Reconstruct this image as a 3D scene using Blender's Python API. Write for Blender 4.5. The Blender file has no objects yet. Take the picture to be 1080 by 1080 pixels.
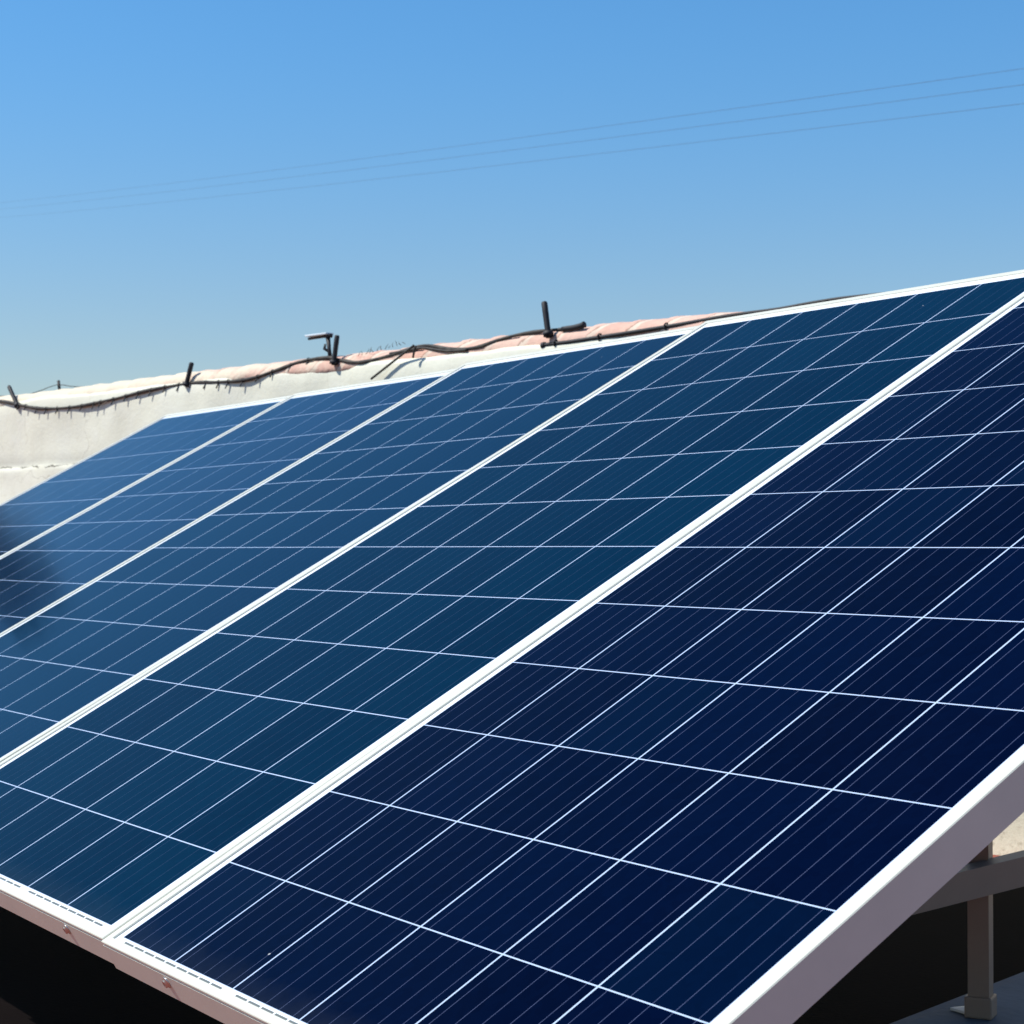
import bpy, bmesh, math, random
from mathutils import Vector, Matrix, noise

random.seed(7)
C = bpy.context.scene.collection
S = bpy.context.scene

# ------------------------------------------------------------------ camera
cam = bpy.data.cameras.new("camera")
cam_o = bpy.data.objects.new("camera", cam)
C.objects.link(cam_o)
right = Vector((0.53523, 0.844706, 0.0))
down = Vector((-0.015758, 0.009944, -0.999826))
fwd = Vector((-0.844559, 0.535138, 0.018633))
cam_o.matrix_world = Matrix.Translation((2.21445, -0.8137, 0.47563)) @ \
    Matrix((right, -down, -fwd)).transposed().to_4x4()
cam.sensor_width = 36.0
cam.lens = 67.44
cam.clip_start = 0.05
cam.clip_end = 3000.0
cam.dof.use_dof = True
cam.dof.focus_distance = 2.35
cam.dof.aperture_fstop = 22.0
S.camera = cam_o

# ------------------------------------------------------------------ sky, sun, exposure
SUN = Vector((-0.40, -0.68, 1.0)).normalized()
el = math.asin(SUN.z)
az = math.atan2(SUN.x, SUN.y)
w = bpy.data.worlds.new("World")
S.world = w
w.use_nodes = True
nt = w.node_tree
sky = nt.nodes.new("ShaderNodeTexSky")
sky.sky_type = 'NISHITA'
sky.sun_disc = False
sky.sun_elevation = el
sky.sun_rotation = az
sky.altitude = 300.0
sky.air_density = 1.0
sky.dust_density = 0.5
sky.ozone_density = 2.0
bg = nt.nodes["Background"]
# the clear sky of the photograph is a stronger blue overhead, paler at the horizon
wc = nt.nodes.new("ShaderNodeTexCoord")
wsep = nt.nodes.new("ShaderNodeSeparateXYZ")
nt.links.new(wc.outputs['Generated'], wsep.inputs[0])
wr = nt.nodes.new("ShaderNodeValToRGB")
wr.color_ramp.interpolation = 'EASE'
for k, (pos, c) in enumerate(((0.0, (0.515, 0.475, 0.44)), (0.30, (0.31, 0.59, 0.75)), (0.80, (0.060, 0.33, 0.60)))):
    e = wr.color_ramp.elements[k] if k < 2 else wr.color_ramp.elements.new(pos)
    e.position, e.color = pos, (*c, 1)
nt.links.new(wsep.outputs[2], wr.inputs[0])
wx = nt.nodes.new("ShaderNodeMix")
wx.data_type = 'RGBA'
wx.blend_type = 'MULTIPLY'
wx.inputs[0].default_value = 1.0
nt.links.new(sky.outputs[0], wx.inputs[6])
nt.links.new(wr.outputs[0], wx.inputs[7])
nt.links.new(wx.outputs[2], bg.inputs[0])
bg.inputs[1].default_value = 0.16

sun = bpy.data.lights.new("sun", 'SUN')
sun.energy = 4.2
sun.angle = math.radians(0.5)
sun.color = (1.0, 0.955, 0.88)
sun_o = bpy.data.objects.new("sun", sun)
C.objects.link(sun_o)
sun_o.rotation_euler = SUN.to_track_quat('Z', 'Y').to_euler()
sun_o.location = (-6, -8, 12)

S.view_settings.view_transform = 'Standard'
S.view_settings.look = 'None'
S.view_settings.gamma = 1.0
S.view_settings.exposure = 0.45

# ------------------------------------------------------------------ helpers
TH = math.radians(28.898)
ARR = Matrix(((1, 0, 0), (0, math.cos(TH), -math.sin(TH)), (0, math.sin(TH), math.cos(TH))))
GZ = -0.305                       # floor level


class Mat:
    """small node-building helper"""
    def __init__(self, name):
        self.m = bpy.data.materials.new(name)
        self.m.use_nodes = True
        self.t = self.m.node_tree
        self.b = self.t.nodes["Principled BSDF"]

    def n(self, typ, **kw):
        x = self.t.nodes.new(typ)
        for k, v in kw.items():
            setattr(x, k, v)
        return x

    def put(self, inp, v):
        if hasattr(v, "is_linked") or hasattr(v, "links"):
            self.t.links.new(v, inp)
        else:
            inp.default_value = v

    def math(self, op, a, b=None, c=None, clamp=False):
        x = self.n("ShaderNodeMath", operation=op)
        x.use_clamp = clamp
        self.put(x.inputs[0], a)
        if b is not None:
            self.put(x.inputs[1], b)
        if c is not None:
            self.put(x.inputs[2], c)
        return x.outputs[0]

    def mix(self, f, a, b):
        x = self.n("ShaderNodeMix", data_type='RGBA')
        self.put(x.inputs[0], f)
        self.put(x.inputs[6], a if not isinstance(a, tuple) else (*a, 1)[:4])
        self.put(x.inputs[7], b if not isinstance(b, tuple) else (*b, 1)[:4])
        return x.outputs[2]

    def noise(self, scale, detail=4, rough=0.55, coord='Object', dist=0.0, vec=None):
        if vec is None:
            vec = self.n("ShaderNodeTexCoord").outputs[coord]
        x = self.n("ShaderNodeTexNoise")
        x.inputs['Scale'].default_value = scale
        x.inputs['Detail'].default_value = detail
        x.inputs['Roughness'].default_value = rough
        x.inputs['Distortion'].default_value = dist
        self.t.links.new(vec, x.inputs['Vector'])
        return x.outputs[0]

    def ramp(self, f, lo, hi):
        x = self.n("ShaderNodeMapRange")
        x.clamp = True
        self.put(x.inputs[0], f)
        x.inputs[1].default_value = lo
        x.inputs[2].default_value = hi
        return x.outputs[0]

    def bump(self, h, strength, dist):
        x = self.n("ShaderNodeBump")
        x.inputs['Strength'].default_value = strength
        x.inputs['Distance'].default_value = dist
        self.put(x.inputs['Height'], h)
        self.t.links.new(x.outputs[0], self.b.inputs['Normal'])

    def set(self, **kw):
        for k, v in kw.items():
            k = k.replace('_', ' ')
            if isinstance(v, tuple):
                v = (*v, 1)[:4]
            self.put(self.b.inputs[k], v)
        return self


def link(name, bm, mat, parent=None, smooth=False):
    bmesh.ops.recalc_face_normals(bm, faces=bm.faces[:])
    me = bpy.data.meshes.new(name)
    bm.to_mesh(me)
    bm.free()
    if smooth:
        for p in me.polygons:
            p.use_smooth = True
    mats = mat if isinstance(mat, (list, tuple)) else [mat]
    for m in mats:
        me.materials.append(m)
    o = bpy.data.objects.new(name, me)
    C.objects.link(o)
    if parent is not None:
        o.parent = parent
    return o


def tag(o, label=None, cat=None, group=None, kind=None):
    for k, v in (("label", label), ("category", cat), ("group", group), ("kind", kind)):
        if v:
            o[k] = v
    return o


def empty(name, mw=None):
    o = bpy.data.objects.new(name, None)
    o.empty_display_size = 0.1
    C.objects.link(o)
    if mw is not None:
        o.matrix_world = mw
    return o


def box(bm, a, b, M=None, bevel=0.0):
    vs = []
    for x in (a[0], b[0]):
        for y in (a[1], b[1]):
            for z in (a[2], b[2]):
                p = Vector((x, y, z))
                vs.append(bm.verts.new(M @ p if M is not None else p))
    fs = [bm.faces.new([vs[i] for i in f]) for f in
          ((0, 1, 3, 2), (4, 6, 7, 5), (0, 4, 5, 1), (2, 3, 7, 6), (0, 2, 6, 4), (1, 5, 7, 3))]
    if bevel > 0:
        es = list({e for f in fs for e in f.edges})
        bmesh.ops.bevel(bm, geom=es, offset=bevel, segments=2, affect='EDGES', profile=0.6)


def tube(bm, pts, rad, seg=8, cap=True):
    """swept tube; rad may be a number or a list"""
    pts = [Vector(p) for p in pts]
    rings = []
    n = len(pts)
    up = Vector((0.13, 0.21, 0.97)).normalized()
    for i, p in enumerate(pts):
        d = (pts[min(i + 1, n - 1)] - pts[max(i - 1, 0)]).normalized()
        a = d.cross(up)
        if a.length < 1e-3:
            a = d.cross(Vector((1, 0, 0)))
        a.normalize()
        b = d.cross(a).normalized()
        r = rad[i] if isinstance(rad, (list, tuple)) else rad
        rings.append([bm.verts.new(p + r * (math.cos(t) * a + math.sin(t) * b))
                      for t in [2 * math.pi * k / seg for k in range(seg)]])
    for i in range(n - 1):
        for k in range(seg):
            bm.faces.new((rings[i][k], rings[i][(k + 1) % seg], rings[i + 1][(k + 1) % seg], rings[i + 1][k]))
    if cap:
        bm.faces.new(rings[0][::-1])
        bm.faces.new(rings[-1])


def catmull(pts, sub=6):
    pts = [Vector(p) for p in pts]
    out = []
    for i in range(len(pts) - 1):
        p0 = pts[max(i - 1, 0)]
        p1, p2 = pts[i], pts[i + 1]
        p3 = pts[min(i + 2, len(pts) - 1)]
        for k in range(sub):
            t = k / sub
            out.append(0.5 * ((2 * p1) + (p2 - p0) * t + (2 * p0 - 5 * p1 + 4 * p2 - p3) * t * t
                              + (3 * p1 - p0 - 3 * p2 + p3) * t ** 3))
    out.append(pts[-1])
    return out


# ------------------------------------------------------------------ materials
PU = PV = 0.1583
PW, PH = 0.992, 1.960
MU, MV = (PW - 6 * PU) / 2, (PH - 12 * PV) / 2


def glass_material(name, tint_a, tint_b, seed, bus_f, col_gap, ior, rough):
    M = Mat(name)
    tc = M.n("ShaderNodeTexCoord").outputs['Object']
    sep = M.n("ShaderNodeSeparateXYZ")
    M.t.links.new(tc, sep.inputs[0])
    u, v = sep.outputs[0], sep.outputs[1]
    a = M.math('DIVIDE', M.math('SUBTRACT', u, MU), PU)
    b = M.math('DIVIDE', M.math('SUBTRACT', v, MV), PV)
    ci, cj = M.math('FLOOR', a), M.math('FLOOR', b)
    fu, fv = M.math('FRACT', a), M.math('FRACT', b)
    du = M.math('MULTIPLY', M.math('MINIMUM', fu, M.math('SUBTRACT', 1.0, fu)), PU)
    dv = M.math('MULTIPLY', M.math('MINIMUM', fv, M.math('SUBTRACT', 1.0, fv)), PV)
    cell = M.math('MULTIPLY', M.math('GREATER_THAN', du, col_gap), M.math('GREATER_THAN', dv, 0.00088))
    # outside the 6 x 12 block of cells the white back sheet shows
    ins = M.math('MULTIPLY',
                 M.math('MULTIPLY', M.math('GREATER_THAN', a, 0.0), M.math('LESS_THAN', a, 6.0)),
                 M.math('MULTIPLY', M.math('GREATER_THAN', b, 0.0), M.math('LESS_THAN', b, 12.0)))
    cell = M.math('MULTIPLY', cell, ins)
    # per-cell random tint
    cv = M.n("ShaderNodeCombineXYZ")
    M.put(cv.inputs[0], ci)
    M.put(cv.inputs[1], cj)
    cv.inputs[2].default_value = seed
    wn = M.n("ShaderNodeTexWhiteNoise", noise_dimensions='3D')
    M.t.links.new(cv.outputs[0], wn.inputs['Vector'])
    rnd = wn.outputs['Value']
    # polycrystalline grain
    vo = M.n("ShaderNodeTexVoronoi")
    vo.inputs['Scale'].default_value = 95.0
    M.t.links.new(tc, vo.inputs['Vector'])
    grain = M.n("ShaderNodeSeparateColor")
    M.t.links.new(vo.outputs['Color'], grain.inputs[0])
    mixf = M.math('ADD', M.math('MULTIPLY', rnd, 0.75), M.math('MULTIPLY', grain.outputs[0], 0.25))
    col = M.mix(mixf, tint_a, tint_b)
    # a cell here and there comes from a tealer batch
    col = M.mix(M.math('MULTIPLY', M.math('GREATER_THAN', wn.outputs['Value'], 0.84), 0.20), col, (0.0004, 0.0095, 0.026))
    # five thin silver busbars per cell, running up the slope
    bb = M.math('ABSOLUTE', M.math('SUBTRACT', M.math('FRACT', M.math('MULTIPLY', fu, 5.0)), 0.5))
    bus = M.math('LESS_THAN', bb, 0.00042 / (PU / 5))
    col = M.mix(M.math('MULTIPLY', bus, bus_f), col, (0.17, 0.22, 0.40))
    # back sheet and the cross ribbon at the lower end
    rib_v = M.math('MULTIPLY', M.math('GREATER_THAN', v, 0.0236), M.math('LESS_THAN', v, 0.0268))
    pair = M.math('FRACT', M.math('DIVIDE', a, 2.0))
    pin = M.math('MULTIPLY', M.math('GREATER_THAN', pair, 0.045), M.math('LESS_THAN', pair, 0.955))
    dash = M.math('FRACT', M.math('ADD', M.math('MULTIPLY', a, 5.0), 0.55))
    dash = M.math('GREATER_THAN', dash, 0.12)
    rib = M.math('MULTIPLY', M.math('MULTIPLY', rib_v, pin), M.math('MULTIPLY', dash, M.math('MULTIPLY', M.math('GREATER_THAN', a, 0.02), M.math('LESS_THAN', a, 5.98))))
    sheet = M.mix(M.math('MULTIPLY', rib, 0.9), (0.74, 0.78, 0.80), (0.07, 0.085, 0.08))
    # the gaps between the cells: back sheet seen through glass and laminate
    gap = M.mix(ins, sheet, (0.42, 0.53, 0.70))
    col = M.mix(cell, gap, col)
    # dust: a faint film, and a few dry specks
    film = M.ramp(M.noise(2.6, 5, 0.65), 0.45, 0.80)
    col = M.mix(M.math('MULTIPLY', film, 0.0015), col, (0.45, 0.43, 0.38))
    # rain leaves a band of grime above the lower lip and at the sides
    low = M.ramp(M.math('ADD', v, M.math('MULTIPLY', M.noise(24.0, 4, 0.7), 0.05)), 0.095, 0.03)
    col = M.mix(M.math('MULTIPLY', low, 0.022), col, (0.40, 0.46, 0.40))
    sp = M.n("ShaderNodeTexVoronoi")
    sp.inputs['Scale'].default_value = 9.0
    M.t.links.new(tc, sp.inputs['Vector'])
    sc = M.n("ShaderNodeSeparateColor")
    M.t.links.new(sp.outputs['Color'], sc.inputs[0])
    speck = M.math('MULTIPLY', M.math('LESS_THAN', sp.outputs['Distance'], 0.016),
                   M.math('GREATER_THAN', sc.outputs[1], 0.72))
    col = M.mix(M.math('MULTIPLY', speck, 0.55), col, (0.6, 0.62, 0.62))
    M.set(Base_Color=col, Roughness=0.085, IOR=ior, Specular_IOR_Level=0.5, Specular_Tint=(0.40, 0.95, 1.0))
    rg = M.math('ADD', M.math('MULTIPLY', M.noise(6.0, 4), 0.06), rough)
    M.put(M.b.inputs['Roughness'], rg)
    # very slight waviness of the tempered glass
    M.bump(M.noise(3.0, 2), 0.035, 0.01)
    return M.m


def alu_material(name, col, rough=0.42, metal=0.75):
    M = Mat(name)
    vec = M.n("ShaderNodeTexCoord").outputs['Object']
    k = M.noise(9.0, 5, 0.6)
    c = M.mix(M.ramp(k, 0.35, 0.75), col, tuple(x * 0.90 for x in col))
    M.set(Base_Color=c, Metallic=metal)
    M.put(M.b.inputs['Roughness'], M.math('ADD', rough - 0.06, M.math('MULTIPLY', k, 0.14)))
    M.bump(M.noise(120.0, 3), 0.05, 0.0006)
    return M.m


M_ALU = alu_material("anodised_aluminium", (0.64, 0.645, 0.545), 0.45, 0.12)
M_STEEL = alu_material("galvanised_steel", (0.34, 0.245, 0.18), 0.5, 0.3)
M_SCREW = alu_material("screw_steel", (0.62, 0.62, 0.62), 0.25, 1.0)
M_GAP = Mat("black_rubber").set(Base_Color=(0.012, 0.012, 0.013), Roughness=0.6).m

M_BLACK = Mat("black_sleeve")
M_BLACK.set(Base_Color=(0.010, 0.010, 0.012), Roughness=0.62)
M_BLACK = M_BLACK.m
M_CABLE = Mat("cable_rubber")
kk = M_CABLE.noise(30.0, 3)
M_CABLE.set(Base_Color=M_CABLE.mix(M_CABLE.ramp(kk, 0.4, 0.7), (0.020, 0.018, 0.015), (0.07, 0.06, 0.045)), Roughness=0.7)
M_CABLE = M_CABLE.m


def plaster_material():
    M = Mat("cream_plaster")
    big = M.noise(0.9, 5, 0.6)
    mid = M.noise(6.0, 6, 0.65)
    fine = M.noise(70.0, 5, 0.6)
    c = M.mix(M.ramp(big, 0.35, 0.7), (0.74, 0.74, 0.61), (0.66, 0.645, 0.52))
    c = M.mix(M.math('MULTIPLY', M.ramp(mid, 0.45, 0.75), 0.4), c, (0.76, 0.77, 0.70))
    # small dark blemishes
    sp = M.noise(5.2, 2, 0.4, dist=0.6)
    c = M.mix(M.math('MULTIPLY', M.ramp(sp, 0.745, 0.78), 0.6), c, (0.22, 0.20, 0.15))
    # rough render low down on the wall
    sep = M.n("ShaderNodeSeparateXYZ")
    M.t.links.new(M.n("ShaderNodeTexCoord").outputs['Object'], sep.inputs[0])
    low = M.ramp(sep.outputs[2], 0.72, 0.55)
    pock = M.ramp(M.noise(42.0, 5, 0.7), 0.52, 0.66)
    c = M.mix(M.math('MULTIPLY', M.math('MULTIPLY', pock, low), 0.50), c, (0.25, 0.23, 0.16))
    # hairline cracks and faint run-off streaks
    tcw = M.n("ShaderNodeTexCoord").outputs['Object']
    mp = M.n("ShaderNodeMapping")
    mp.inputs['Scale'].default_value = (9.0, 9.0, 0.8)
    M.t.links.new(tcw, mp.inputs['Vector'])
    run = M.ramp(M.noise(1.0, 4, 0.6, vec=mp.outputs[0]), 0.50, 0.75)
    c = M.mix(M.math('MULTIPLY', run, 0.12), c, (0.40, 0.38, 0.30))
    vc = M.n("ShaderNodeTexVoronoi", feature='DISTANCE_TO_EDGE')
    vc.inputs['Scale'].default_value = 1.6
    wp = M.n("ShaderNodeVectorMath", operation='ADD')
    nv = M.n("ShaderNodeTexNoise")
    nv.inputs['Scale'].default_value = 4.0
    nv.inputs['Detail'].default_value = 5.0
    M.t.links.new(tcw, nv.inputs['Vector'])
    sv = M.n("ShaderNodeVectorMath", operation='SCALE')
    sv.inputs['Scale'].default_value = 0.35
    M.t.links.new(nv.outputs['Color'], sv.inputs[0])
    M.t.links.new(tcw, wp.inputs[0])
    M.t.links.new(sv.outputs[0], wp.inputs[1])
    M.t.links.new(wp.outputs[0], vc.inputs['Vector'])
    hair = M.math('MULTIPLY', M.math('LESS_THAN', vc.outputs['Distance'], 0.0045), M.ramp(big, 0.45, 0.55))
    c = M.mix(M.math('MULTIPLY', hair, 0.30), c, (0.30, 0.27, 0.21))
    # soft grey shade painted in above the ledge and a broken crack along it
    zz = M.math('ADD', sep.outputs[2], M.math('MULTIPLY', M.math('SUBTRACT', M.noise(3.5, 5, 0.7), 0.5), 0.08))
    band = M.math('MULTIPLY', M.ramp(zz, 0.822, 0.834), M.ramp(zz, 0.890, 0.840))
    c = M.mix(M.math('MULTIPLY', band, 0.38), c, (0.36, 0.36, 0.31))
    ck = M.math('LESS_THAN', M.math('ABSOLUTE', M.math('SUBTRACT', zz, 0.826)), 0.0028)
    ck = M.math('MULTIPLY', ck, M.ramp(M.noise(11.0, 3), 0.46, 0.54))
    c = M.mix(M.math('MULTIPLY', ck, 0.8), c, (0.10, 0.09, 0.07))
    M.set(Base_Color=c, Roughness=0.92, Specular_IOR_Level=0.2)
    h = M.math('ADD', M.math('MULTIPLY', mid, 0.6), M.math('MULTIPLY', fine, 0.35))
    M.bump(h, 0.40, 0.010)
    return M.m


def tile_material():
    M = Mat("terracotta_coping")
    tc = M.n("ShaderNodeTexCoord").outputs['Object']
    sep = M.n("ShaderNodeSeparateXYZ")
    M.t.links.new(tc, sep.inputs[0])
    s, z = sep.outputs[0], sep.outputs[2]
    wob = M.noise(14.0, 4, 0.6)
    # slanted mortar joints between tiles
    a = M.math('ADD', M.math('ADD', M.math('DIVIDE', s, 0.152), M.math('MULTIPLY', z, 7.0)), M.math('MULTIPLY', wob, 0.45))
    f = M.math('FRACT', a)
    joint = M.math('LESS_THAN', M.math('ABSOLUTE', M.math('SUBTRACT', f, 0.5)), 0.085)
    wn = M.n("ShaderNodeTexWhiteNoise", noise_dimensions='1D')
    M.put(wn.inputs['W'], M.math('FLOOR', M.math('ADD', a, 0.5)))
    tile = M.mix(wn.outputs['Value'], (0.60, 0.36, 0.28), (0.66, 0.45, 0.36))
    tile = M.mix(M.math('MULTIPLY', M.ramp(M.noise(28, 5, 0.65), 0.4, 0.75), 0.5), tile, (0.66, 0.50, 0.38))
    c = M.mix(M.math('MULTIPLY', joint, 0.7), tile, (0.70, 0.60, 0.48))
    edge = M.math('LESS_THAN', M.math('ABSOLUTE', M.math('SUBTRACT', f, 0.60)), 0.022)
    c = M.mix(M.math('MULTIPLY', edge, 0.55), c, (0.22, 0.13, 0.09))
    # cream lime-wash splashed over the tiles, more of it towards the far end
    wash = M.noise(7.0, 5, 0.7)
    far = M.ramp(s, 1.6, 4.2)
    cov = M.math('ADD', M.math('MULTIPLY', far, 0.55), wash)
    c = M.mix(M.ramp(cov, 0.58, 0.80), c, (0.68, 0.60, 0.46))
    M.set(Base_Color=c, Roughness=0.9, Specular_IOR_Level=0.2)
    M.bump(M.noise(45, 5), 0.5, 0.008)
    return M.m


def floor_material():
    M = Mat("red_roof_paint")
    k = M.noise(2.2, 6, 0.65)
    c = M.mix(M.ramp(k, 0.35, 0.72), (0.25, 0.070, 0.048), (0.17, 0.046, 0.032))
    g = M.noise(60.0, 5, 0.6)
    c = M.mix(M.math('MULTIPLY', M.ramp(g, 0.55, 0.75), 0.4), c, (0.20, 0.105, 0.08))
    M.set(Base_Color=c, Roughness=0.85, Specular_IOR_Level=0.25)
    M.bump(g, 0.4, 0.004)
    return M.m


def earth_material():
    M = Mat("dry_earth")
    k = M.noise(0.15, 7, 0.65)
    M.set(Base_Color=M.mix(M.ramp(k, 0.35, 0.7), (0.24, 0.19, 0.13), (0.16, 0.14, 0.09)), Roughness=0.95)
    M.bump(M.noise(9.0, 6), 0.6, 0.05)
    return M.m


def concrete_material(name, a, b):
    M = Mat(name)
    k = M.noise(5.0, 6, 0.65)
    c = M.mix(M.ramp(k, 0.35, 0.7), a, b)
    M.set(Base_Color=c, Roughness=0.9)
    M.bump(M.noise(50, 5), 0.5, 0.004)
    return M.m


# ------------------------------------------------------------------ ground and roof floor
bm = bmesh.new()
box(bm, (-900, -900, GZ - 1.004), (900, 900, GZ - 0.004))
tag(link("ground", bm, earth_material()), kind="structure")

bm = bmesh.new()
box(bm, (-14, -9, GZ - 0.5), (8, 5.6, GZ))
tag(link("roof_floor", bm, floor_material()), kind="structure")

# a near-black sheet added under the panels to stand in for their deep shade
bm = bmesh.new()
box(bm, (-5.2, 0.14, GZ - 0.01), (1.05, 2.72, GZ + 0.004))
SHADE_SHEET = Mat("shade_sheet")
SHADE_SHEET.set(Base_Color=SHADE_SHEET.mix(SHADE_SHEET.noise(7, 5), (0.0030, 0.0020, 0.0020), (0.0065, 0.0042, 0.0042)), Roughness=0.95, Specular_IOR_Level=0.04)
SHADE_SHEET.bump(SHADE_SHEET.noise(90, 4), 0.4, 0.002)
tag(link("shade_sheet", bm, SHADE_SHEET.m), kind="structure")

# the concrete strip the legs stand on near the right-hand end
d_ = Vector((-0.305, 0.952, 0)).normalized()
n_ = Vector((0.952, 0.305, 0)).normalized()
p_ = Vector((-0.04, 1.325, 0))
bm = bmesh.new()
Mx = Matrix((n_, d_, Vector((0, 0, 1)))).transposed().to_4x4()
Mx.translation = p_
box(bm, (0.0, -1.05, GZ + 0.0005), (0.62, 1.35, GZ + 0.030), Mx, 0.004)
box(bm, (0.045, -1.05, GZ + 0.028), (0.615, 1.35, GZ + 0.044), Mx, 0.003)
o = link("concrete_strip", bm, concrete_material("grey_concrete", (0.20, 0.22, 0.24), (0.13, 0.15, 0.17)))
tag(o, "low blue grey concrete strip on the dark floor under the steel leg", "concrete strip")
STRIP_Z = GZ + 0.044

# ------------------------------------------------------------------ solar panels
FR = [  # world origin of the lower left corner, world axes of each panel (as installed, not quite true)
    ((0.00154, -0.0030, -0.0022), ((0.999998, -0.000987, 0.001703), (0.001697, 0.871323, -0.490710), (-0.000997, 0.490710, 0.871323))),
    ((-1.00182, 0.00291, 0.00188), ((1.0, 0.000196, -0.000694), (-0.000509, 0.873225, -0.487318), (0.00051, 0.487318, 0.873224))),
    ((-2.00958, 0.00672, 0.00543), ((0.999998, -0.001414, -0.001007), (0.000754, 0.876232, -0.481889), (0.001564, 0.481888, 0.876231))),
    ((-3.01148, 0.00265, 0.00126), ((1.0, 0.000135, -0.000208), (-0.000217, 0.878098, -0.478482), (0.000118, 0.478482, 0.878098))),
    ((-4.01605, -0.00153, -0.00103), ((1.0, -3.8e-05, -9.7e-05), (-1.3e-05, 0.878684, -0.477405), (0.000103, 0.477405, 0.878684))),
]
LABELS = [
    "nearest solar panel, darkest navy cells, its grey frame side bare at the right end",
    "second nearest solar panel, teal blue cells, between the navy one and the middle one",
    "middle solar panel of the row of five, two panels on either side",
    "second farthest solar panel, next to the one at the left end of the row",
    "farthest solar panel at the left end of the row, hazy blue, beside the cream wall",
]
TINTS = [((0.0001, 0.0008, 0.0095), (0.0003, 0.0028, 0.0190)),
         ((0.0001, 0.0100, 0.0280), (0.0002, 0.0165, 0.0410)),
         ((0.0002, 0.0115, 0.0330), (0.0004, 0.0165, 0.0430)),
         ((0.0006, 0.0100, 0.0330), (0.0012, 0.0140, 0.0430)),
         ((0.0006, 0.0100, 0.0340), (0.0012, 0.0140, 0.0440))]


V0 = 0.0075         # the frame's lower edge


def frame_mesh(v_low, u_right):
    """anodised channel swept round the rectangle with mitred corners"""
    prof = [(0, -0.0400), (0, -0.0064), (0.0016, -0.0061), (0.0016, -0.0042), (0, -0.0038),
            (0, -0.0010), (0.0010, 0.0), (0.0136, 0.0), (0.0143, -0.0008), (0.0143, -0.0075),
            (0.0030, -0.0080), (0.0030, -0.0375), (0.0280, -0.0375), (0.0280, -0.0400)]
    bm = bmesh.new()
    u0, u1, v0, v1 = -0.0052, PW + u_right, v_low, PH + 0.004
    cols = []
    for d, n in prof:
        e = 0.0 if 0 < d < 0.003 and n < -0.004 else d      # the fine groove runs along the long sides of the row only
        cols.append([bm.verts.new(p) for p in ((u0 + e, v0 + 0.8 * d, n), (u1 - e, v0 + 0.8 * d, n), (u1 - e, v1 - d, n), (u0 + e, v1 - d, n))])
    k = len(prof)
    for i in range(k):
        A, B = cols[i], cols[(i + 1) % k]
        for j in range(4):
            bm.faces.new((A[j], A[(j + 1) % 4], B[(j + 1) % 4], B[j]))
    return bm


def screw_mesh():
    bm = bmesh.new()
    r0, r1 = 0.0058, 0.0050
    prof = [(r0 * 1.25, 0.0), (r0 * 1.25, 0.0010), (r0, 0.0012), (r1, 0.0042), (0.0028, 0.0046), (0.0022, 0.0030)]
    rings = []
    for r, h in prof:
        rings.append([bm.verts.new((r * math.cos(t), -h, r * math.sin(t))) for t in [math.pi * 2 * q / 12 for q in range(12)]])
    for a, b in zip(rings, rings[1:]):
        for q in range(12):
            bm.faces.new((a[q], a[(q + 1) % 12], b[(q + 1) % 12], b[q]))
    bm.faces.new(rings[-1])
    bm.faces.new(rings[0][::-1])
    return bm


screw0 = None
glass_me = None
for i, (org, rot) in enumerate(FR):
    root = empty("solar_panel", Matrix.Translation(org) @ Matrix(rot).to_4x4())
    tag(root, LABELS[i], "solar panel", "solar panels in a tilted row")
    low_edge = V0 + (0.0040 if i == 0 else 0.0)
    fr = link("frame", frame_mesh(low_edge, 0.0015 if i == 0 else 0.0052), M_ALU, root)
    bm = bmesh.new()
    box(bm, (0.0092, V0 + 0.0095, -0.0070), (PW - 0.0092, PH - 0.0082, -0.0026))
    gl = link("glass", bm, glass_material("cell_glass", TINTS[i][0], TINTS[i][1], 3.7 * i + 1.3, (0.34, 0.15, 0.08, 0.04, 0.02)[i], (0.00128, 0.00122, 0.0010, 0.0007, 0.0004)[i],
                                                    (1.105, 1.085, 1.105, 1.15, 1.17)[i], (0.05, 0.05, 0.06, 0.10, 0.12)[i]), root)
    for uu, nn in ((0.183, -0.0165), (PW - 0.138, -0.0150)):
        if screw0 is None:
            sc = screw0 = link("screw", screw_mesh(), M_SCREW, root, True)
        else:
            sc = screw0.copy()
            C.objects.link(sc)
            sc.parent = root
        sc.location = (uu, low_edge, nn)

# ------------------------------------------------------------------ the rack under the panels
rack = empty("mounting_rack", Matrix.Translation((0.06, 1.415, GZ)))
tag(rack, "galvanised steel rack with legs and brace holding up the five solar panels", "rack")
inv = rack.matrix_world.inverted()


def rack_part(name, bm, parent=None):
    bm.transform(inv)
    o = link(name, bm, M_STEEL, rack)
    if parent is not None:
        o.parent = parent
    return o


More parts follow.
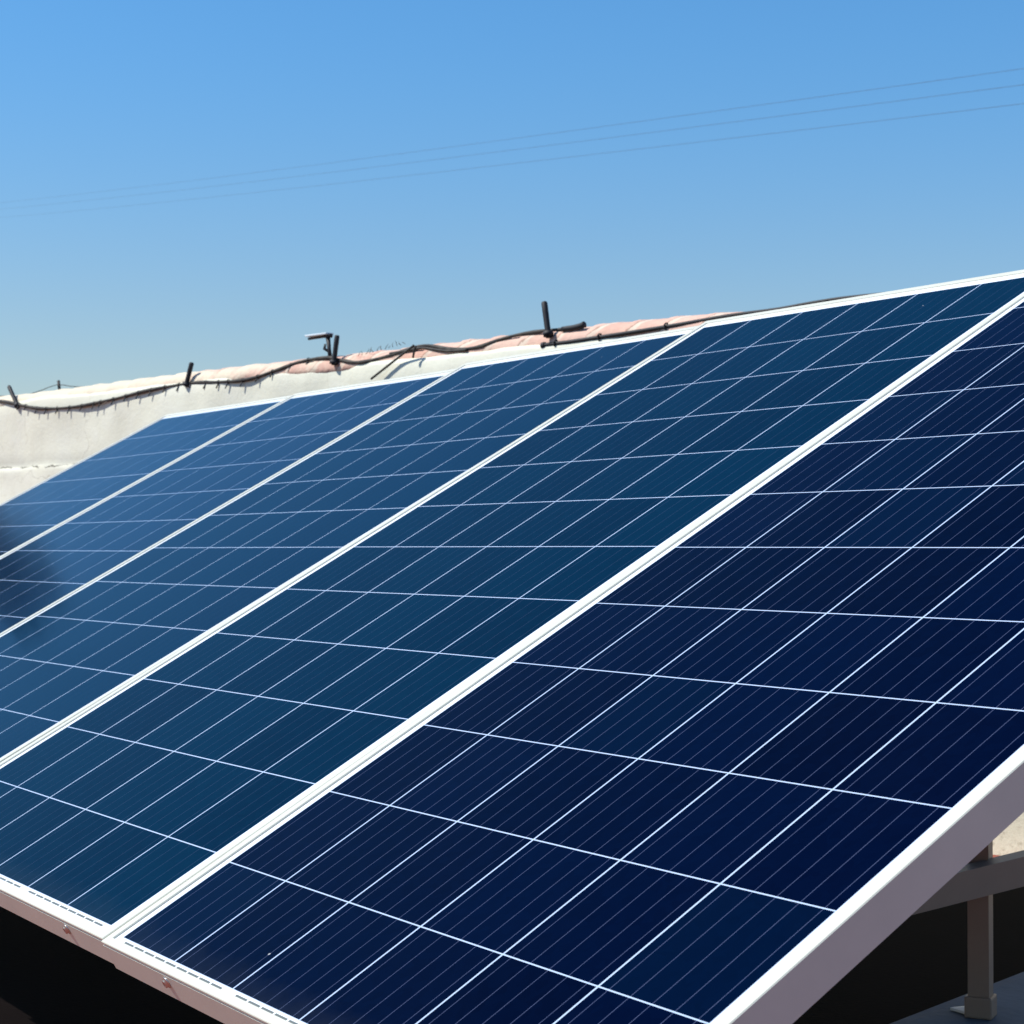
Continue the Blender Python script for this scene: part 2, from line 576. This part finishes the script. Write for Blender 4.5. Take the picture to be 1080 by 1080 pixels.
AM = ARR.to_4x4()
for vv in (0.86, 1.60):
    bm = bmesh.new()
    box(bm, (-3.95, vv - 0.02, -0.088), (0.90, vv + 0.02, -0.048), AM, 0.002)
    rack_part("rail", bm)
for X in (0.05, -0.94, -1.95, -2.95, -3.90):
    for vv, half in ((0.86, 0.016), (1.584, 0.0165)):
        P = ARR @ Vector((X, vv, -0.089))
        base = STRIP_Z if (X > 0 and vv > 1) else GZ
        bm = bmesh.new()
        # an open channel: web and two lips, turned a little towards the front
        R = Matrix.Translation((P.x, P.y, 0)) @ Matrix.Rotation(math.radians(32 if vv > 1 else 8), 4, 'Z')
        top = P.z + 0.02
        box(bm, (-half, -half, base), (half, -half + 0.004, top), R)
        box(bm, (-half, -half + 0.0042, base), (-half + 0.004, half, top), R)
        box(bm, (half - 0.004, -half + 0.0042, base), (half, half, top), R)
        leg = rack_part("leg", bm)
        bm = bmesh.new()
        box(bm, (-half - 0.005, -half - 0.005, base + 0.0005), (half + 0.005, half + 0.005, base + 0.034), R, 0.003)
        sh = rack_part("base_shoe", bm)
        sh.parent = leg
# brace: a flat steel angle from the front foot up to the rear leg and on to the wall side
bm = bmesh.new()
a0 = Vector((0.095, 1.10, -0.063))
a1 = Vector((0.095, 2.10, 0.022))
dr = (a1 - a0)
L_ = dr.length
dr.normalize()
side = Vector((1, 0, 0))
upv = side.cross(dr)
BM = Matrix((dr, side, -upv if upv.z < 0 else upv)).transposed().to_4x4()
BM.translation = a0
box(bm, (0, 0, -0.023), (L_, 0.004, 0.023), BM)
box(bm, (0, -0.030, 0.0190), (L_, -0.0002, 0.0228), BM)
rack_part("brace", bm)

# small pale scrap lying by the foot
bm = bmesh.new()
q0 = Vector((-0.004, 1.418, STRIP_Z))
vs = [bm.verts.new(q0 + Vector(p)) for p in ((0, 0, 0.001), (0.016, 0.030, 0.004), (0.048, 0.022, 0.008), (0.050, -0.006, 0.002))]
vt = [bm.verts.new(v.co + Vector((0, 0, 0.004))) for v in vs]
bm.faces.new(vs[::-1])
bm.faces.new(vt)
for k in range(4):
    bm.faces.new((vs[k], vs[(k + 1) % 4], vt[(k + 1) % 4], vt[k]))
o = link("tile_shard", bm, Mat("white_glaze").set(Base_Color=(0.82, 0.83, 0.84), Roughness=0.4).m)
tag(o, "small pale broken tile lying beside the foot of the steel leg", "shard")

# ------------------------------------------------------------------ the wall behind
W0 = Vector((-2.00737, 2.68900, 0))
WD = Vector((-0.9785, -0.2061, 0))        # along the wall, away to the left
WN = Vector((0.2061, -0.9785, 0))         # towards the camera
WM = Matrix((WD, -WN, Vector((0, 0, 1)))).transposed().to_4x4()
WM.translation = W0                        # wall-local: x along, y into the wall, z up


def nz(x, y, z, f, seed=0.0):
    return noise.fractal(Vector((x * f + seed, y * f, z * f)), 1.0, 2.0, 4)


wall = empty("garden_wall", WM)
tag(wall, "long cream plastered wall with a terracotta coping behind the solar panels", "wall")


def sweep_wall(prof, s0, s1, ds, amp, f, zamp=0.0, seed=0.0):
    """prof: list of (y, z) from front bottom over the top to the back"""
    bm = bmesh.new()
    rows = []
    n = int((s1 - s0) / ds)
    for i in range(n + 1):
        s = s0 + (s1 - s0) * i / n
        r = []
        for j, (y, z) in enumerate(prof):
            fixed = j == 0 or j == len(prof) - 1
            dy = 0 if fixed else amp * nz(s, y, z, f, seed)
            dz = 0 if fixed else zamp * nz(s * 1.7, 3 + z * 0.3, y, f, seed + 9)
            r.append(bm.verts.new((s, y + dy, z + dz)))
        rows.append(r)
    for a, b in zip(rows, rows[1:]):
        for j in range(len(prof) - 1):
            bm.faces.new((a[j], a[j + 1], b[j + 1], b[j]))
    bm.faces.new(rows[0][::-1])
    bm.faces.new(rows[-1])
    return bm


prof = [(-0.004, GZ)]
z = GZ + 0.06
while z < 0.80:
    prof.append((-0.004, z))
    z += 0.045
prof += [(-0.004, 0.806), (-0.003, 0.818), (0.001, 0.826), (0.004, 0.832), (0.004, 0.85)]
z = 0.89
while z < 1.09:
    prof.append((0.004, z))
    z += 0.035
prof += [(0.005, 1.105), (0.010, 1.119), (0.03, 1.126), (0.22, 1.126), (0.24, 1.11), (0.24, GZ)]
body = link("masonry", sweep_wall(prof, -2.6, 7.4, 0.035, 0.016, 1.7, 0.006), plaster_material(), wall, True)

prof = [(0.030, 1.095), (0.012, 1.105), (0.012, 1.120), (0.018, 1.138), (0.030, 1.150), (0.050, 1.159), (0.08, 1.166), (0.13, 1.168),
        (0.18, 1.162), (0.23, 1.148), (0.255, 1.13), (0.25, 1.118)]
# each coping tile laps the next with a little step
bm = sweep_wall(prof, -2.6, 7.4, 0.0127, 0.004, 5.0, 0.003, 4.0)
for v in bm.verts:
    t = (v.co.x / 0.152 + 0.5) % 1.0
    k = math.floor(v.co.x / 0.152 + 0.5)
    if v.co.z > 1.118:
        v.co.z -= 0.012 * min(1.0, max(0.0, (0.25 - v.co.x) / 0.4))
        v.co.z += 0.006 * (t - 0.5) + 0.003 * math.sin(k * 12.9898) + 0.006 * math.sin(v.co.x * 1.1)
link("coping", bm, tile_material(), wall, True)


def on_wall(s, z, off=0.02):
    return W0 + WD * s + WN * off + Vector((0, 0, z))


def skin(s, z):
    """how far the plaster or coping stands in front of the wall plane here"""
    if z < 1.108:
        return -(0.004 + 0.016 * nz(s, 0.004, z, 1.7))
    y = 0.012 if z < 1.122 else 0.012 + (z - 1.122) * 0.55
    return -(y + 0.004 * nz(s, y, z, 5.0, 4.0))


# cable along the top of the wall
CP = [(5.6, 1.16), (4.9, 1.17), (4.503, 1.148), (4.249, 1.125), (4.086, 1.10), (3.887, 1.073), (3.621, 1.067), (3.332, 1.083), (3.057, 1.105),
      (2.796, 1.116), (2.608, 1.108), (2.426, 1.107), (2.252, 1.131), (2.111, 1.156), (1.973, 1.157), (1.888, 1.141),
      (1.814, 1.129), (1.736, 1.127), (1.609, 1.141), (1.461, 1.162), (1.318, 1.139), (1.18, 1.134), (1.045, 1.158),
      (0.915, 1.166), (0.788, 1.165), (0.714, 1.170)]
path = catmull([on_wall(s, z, skin(s, z) + 0.005) for s, z in CP], 6)
cable = empty("black_cable", Matrix.Translation(path[0]))
tag(cable, "long wavy black cable with small ties strung along the top of the cream wall", "cable")
ci = cable.matrix_world.inverted()


def cpart(name, bm, parent, mat):
    bm.transform(parent.matrix_world.inverted())
    return link(name, bm, mat, parent, True)


bm = bmesh.new()
tube(bm, path, [0.0065 + 0.0012 * math.sin(i * 0.7) for i in range(len(path))], 8)
cpart("sheath", bm, cable, M_CABLE)
bm = bmesh.new()
pb = catmull([on_wall(s, z, skin(s, z) + 0.010) for s, z in ((1.62, 1.146), (1.53, 1.150), (1.461, 1.154), (1.39, 1.143), (1.318, 1.132), (1.22, 1.128))], 5)
tube(bm, pb, 0.0045, 6)
cpart("second_strand", bm, cable, M_CABLE)
bm = bmesh.new()
tube(bm, catmull([on_wall(s, z, o_) for s, z, o_ in ((0.80, 1.164, -0.026), (0.735, 1.166, -0.026), (0.706, 1.171, -0.026))], 4), [0.009] * 4 + [0.010] * 4 + [0.011], 8)
cpart("end_cap", bm, cable, M_BLACK)
for pts in (((1.457, 1.159), (1.559, 1.114), (1.68, 1.060)), ((1.447, 1.157), (1.455, 1.140), (1.461, 1.117))):
    bm = bmesh.new()
    tube(bm, catmull([on_wall(s, z, 0.020) for s, z in pts], 5), 0.0042, 6)
    cpart("branch", bm, cable, M_CABLE)
# ties whose cut tails hang below
s_tie = []
acc = 0.0
for a, b in zip(path, path[1:]):
    acc += (b - a).length
    if acc > 0.068:
        s = (b - W0).dot(WD)
        if 2.02 < s < 4.15:
            s_tie.append((b, (b - a).normalized()))
        acc = random.uniform(-0.015, 0.02)
for p, t in s_tie:
    bm = bmesh.new()
    r = 0.0076
    ring = [p + WN * (r * math.cos(k)) + Vector((0, 0, r * math.sin(k))) for k in [q * 2 * math.pi / 10 for q in range(11)]]
    tube(bm, ring, 0.0014, 5)
    ln = random.uniform(0.016, 0.028)
    tail = p - Vector((0, 0, r * 0.8)) + WN * 0.003
    tube(bm, [tail, tail + (-WD * -0.4 * ln) + Vector((0, 0, -0.75 * ln)) + WN * 0.004], [0.0032, 0.0024], 5)
    cpart("cable_tie", bm, cable, M_BLACK)

LOW = [(0.872, 1.116), (0.84, 1.118), (0.747, 1.119), (0.586, 1.125), (0.355, 1.134), (0.137, 1.147), (-0.05, 1.150), (-0.16, 1.157), (-0.265, 1.162), (-0.40, 1.161), (-0.44, 1.160)]
pl = catmull([on_wall(s, z, skin(s, z) + 0.006) for s, z in LOW], 5)
low = empty("black_hose", Matrix.Translation(pl[0]))
tag(low, "straighter black hose on the coping just above the panel tops, right of the wavy cable", "hose")
bm = bmesh.new()
tube(bm, pl, [0.0072 - 0.0022 * k / len(pl) for k in range(len(pl))], 8)
cpart("sheath", bm, low, M_BLACK)
bm = bmesh.new()
tube(bm, pl[:4], [0.011, 0.0115, 0.0115, 0.010], 8)
cpart("end_cap", bm, low, M_BLACK)
for k in (7, 14, 20):
    bm = bmesh.new()
    p = pl[k]
    ring = [p + WN * (0.0105 * math.cos(t)) + Vector((0, 0, 0.0105 * math.sin(t))) for t in [q * 2 * math.pi / 10 for q in range(11)]]
    tube(bm, ring, 0.0028, 5)
    tube(bm, [p - Vector((0, 0, 0.010)), p - Vector((0.004, 0, 0.019))], 0.0022, 5)
    cpart("cable_tie", bm, low, M_BLACK)

# black pegs standing on the coping
PEGS = [
    ((4.105, 1.098), (4.190, 1.188), 0.0085, -0.002, "leftmost black peg, leaning left, where the cable dips at the left edge", "stake"),
    ((2.822, 1.112), (2.795, 1.196), 0.0090, -0.002, "lone black peg leaning slightly right, between the left edge and the bracket", "stake"),
    ((1.917, 1.135), (1.906, 1.232), 0.0090, -0.006, "black peg right beside the bracket with the flat arm", "stake"),
    ((0.842, 1.150), (0.866, 1.255), 0.0100, -0.004, "rightmost and thickest black peg, leaning left above the cable end", "stake"),
]


def peg(p0, p1, rad, off, label):
    a, b = on_wall(*p0, off), on_wall(*p1, off - 0.006)
    r = empty("stake", Matrix.Translation(a))
    tag(r, label, "stake", "black stakes on the wall")
    bm = bmesh.new()
    d = (b - a)
    pts = [a - d * 0.10, a, a + d * 0.33, a + d * 0.66, b - d * 0.05, b]
    tube(bm, pts, [rad, rad * 1.02, rad, rad * 1.04, rad * 1.05, rad * 0.8], 8)
    cpart("shaft", bm, r, M_BLACK)
    bm = bmesh.new()
    k = d.normalized()
    tube(bm, [a - k * 0.006, a + k * 0.008], rad * 1.75, 8)
    cpart("collar", bm, r, M_BLACK)
    return r


for p0, p1, rad, off, lab, cat in PEGS:
    peg(p0, p1, rad, off, lab)
# a thin one at the back edge of the coping
r_ = empty("stake", Matrix.Translation(on_wall(3.92, 1.13, -0.10)))
tag(r_, "thin upright black peg holding up a slack wire, second from the left edge", "stake", "black stakes on the wall")
bm = bmesh.new()
tube(bm, [on_wall(3.92, 1.13, -0.10), on_wall(3.922, 1.165, -0.10), on_wall(3.93, 1.202, -0.10)], [0.0068, 0.0066, 0.0064], 8)
cpart("shaft", bm, r_, M_BLACK)
bm = bmesh.new()
tube(bm, [on_wall(3.92, 1.140, -0.10), on_wall(3.92, 1.150, -0.10)], 0.010, 8)
cpart("collar", bm, r_, M_BLACK)
bm = bmesh.new()
tube(bm, catmull([on_wall(s, z, -0.09) for s, z in ((4.7, 1.175), (4.25, 1.155), (4.10, 1.161), (3.927, 1.182), (3.78, 1.166), (3.62, 1.158), (3.3, 1.150))], 5), 0.0018, 5)
o = link("slack_wire", bm, M_CABLE, None, True)
tag(o, "hair thin slack wire draped over the thin peg at the left edge", "wire")

# bracket with a flat arm beside the third peg
a, b = on_wall(1.972, 1.145, -0.035), on_wall(1.993, 1.233, -0.04)
br = empty("bracket", Matrix.Translation(a))
tag(br, "small black bracket with a flat pale arm pointing left on top of the wall", "bracket")
bm = bmesh.new()
tube(bm, [a, a.lerp(b, 0.5), b], [0.0085, 0.0070, 0.0085], 8)
cpart("post", bm, br, M_BLACK)
bm = bmesh.new()
c0, c1 = on_wall(1.975, 1.238, -0.04), on_wall(2.105, 1.2365, -0.04)
tube(bm, [c0, c0.lerp(c1, 0.12), c0.lerp(c1, 0.3), c1], [0.0085, 0.0080, 0.0048, 0.0048], 8)
cpart("arm", bm, br, M_BLACK)
bm = bmesh.new()
ML = WM.copy()
ML.translation = on_wall(2.043, 1.2455, -0.04)
box(bm, (-0.060, -0.018, -0.003), (0.062, 0.018, 0.004), ML, 0.0015)
cpart("cover_plate", bm, br, Mat("pale_plastic").set(Base_Color=(0.62, 0.70, 0.74), Roughness=0.5).m)
bm = bmesh.new()
tube(bm, [on_wall(1.978, 1.178, -0.035), on_wall(2.006, 1.193, -0.034), on_wall(2.004, 1.210, -0.036)], [0.004, 0.006, 0.004], 6)
cpart("catch", bm, br, M_BLACK)

# bits of wire and dry twigs on the coping right of the bracket
bm = bmesh.new()
rr = random.Random(3)
for k in range(13):
    s = 1.80 - k * 0.021
    z0 = 1.150 + 0.002 * k
    p = on_wall(s, z0, -0.02)
    q = p + WD * rr.uniform(-0.02, 0.02) + Vector((0, 0, rr.uniform(0.006, 0.020)))
    tube(bm, [p, p.lerp(q, 0.5) + WN * rr.uniform(-0.006, 0.006), q], [0.0013, 0.0011, 0.0008], 4)
o = link("dry_twigs", bm, Mat("twig_brown").set(Base_Color=(0.10, 0.09, 0.07), Roughness=0.9).m)
tag(o, "wisps of dry grey twig on the coping between the bracket and the cable knot", "twigs")

# ------------------------------------------------------------------ overhead wires
M_WIRE = Mat('weathered_wire').set(Base_Color=(0.05, 0.055, 0.06), Roughness=0.6).m
CAMP = Vector((2.21445, -0.8137, 0.47563))
WDIR = [((-0.69808, 0.75831, 0.24842), (-0.98489, 0.30808, 0.17925), "highest of the three faint wires crossing the sky"),
        ((-0.69821, 0.75840, 0.24002), (-0.98494, 0.30811, 0.17590), "middle of the three faint wires crossing the sky"),
        ((-0.69837, 0.75849, 0.23014), (-0.98499, 0.30815, 0.17150), "lowest of the three faint wires crossing the sky")]
for dR, dL, lab in WDIR:
    A_ = CAMP + Vector(dR) * 24.0
    B_ = CAMP + Vector(dL) * 88.0
    e = (B_ - A_)
    P0 = A_ - e * 0.35
    P1 = B_ + e * 0.30
    pts = []
    for k in range(41):
        t = k / 40
        p = P0.lerp(P1, t)
        p.z -= 0.25 * (4 * t * (1 - t)) - 0.2
        pts.append(p)
    bm = bmesh.new()
    tube(bm, pts, 0.0025, 5)
    o = link("overhead_wire", bm, M_WIRE, None, True)
    tag(o, lab, "wire", "overhead wires")

# ------------------------------------------------------------------ the cypress mirrored in the left end of the row
cy = empty("cypress_tree", Matrix.Translation((-10.6, 1.95, GZ - 0.004)))
tag(cy, "slim dark cypress off to the left, mirrored in the far panels' left ends", "tree")
bm = bmesh.new()
tube(bm, [(0, 0, 0), (0.02, 0.01, 0.8), (0, 0.03, 1.8), (0.02, 0, 2.4), (0, 0, 3.0)], [0.085, 0.07, 0.055, 0.035, 0.01], 9)
rt = random.Random(11)
for k in range(46):
    h = 0.4 + 2.3 * k / 46
    an = rt.uniform(0, 6.28)
    r = 0.50 * math.sin(math.pi * min(1.0, (3.3 - h) / 3.3) ** 0.8) + 0.05
    p = Vector((0, 0, h))
    q = p + Vector((math.cos(an) * r * 0.8, math.sin(an) * r * 0.8, 0.45))
    tube(bm, [p, p.lerp(q, 0.5) + Vector((0, 0, -0.04)), q], [0.018, 0.012, 0.004], 5)
M_BARK = concrete_material("bark", (0.12, 0.09, 0.06), (0.07, 0.05, 0.035))
link("trunk", bm, M_BARK, cy)
bm = bmesh.new()
for k in range(3300):
    h = 0.3 + 2.85 * rt.random() ** 0.9
    rad = 0.52 * math.sin(math.pi * ((3.3 - h) / 3.3) ** 0.75) ** 0.7
    an = rt.uniform(0, 6.28)
    rad *= (0.74 + 0.75 * nz(math.cos(an), math.sin(an), h, 2.6, 5.0)) * (rt.random() ** 0.35)
    p = Vector((math.cos(an) * rad, math.sin(an) * rad, h))
    up = Vector((math.cos(an) * 0.35 + rt.uniform(-.3, .3), math.sin(an) * 0.35 + rt.uniform(-.3, .3), 1)).normalized()
    sd = up.cross(Vector((rt.uniform(-1, 1), rt.uniform(-1, 1), 0.1))).normalized()
    l, wd = rt.uniform(0.07, 0.15), rt.uniform(0.014, 0.03)
    bm.faces.new([bm.verts.new(x) for x in (p, p + up * l * 0.5 + sd * wd, p + up * l, p + up * l * 0.5 - sd * wd)])
ML_ = Mat("cypress_leaf")
ML_.set(Base_Color=ML_.mix(ML_.noise(3.0, 3), (0.05, 0.075, 0.032), (0.10, 0.13, 0.06)), Roughness=0.75)
link("crown", bm, ML_.m, cy)
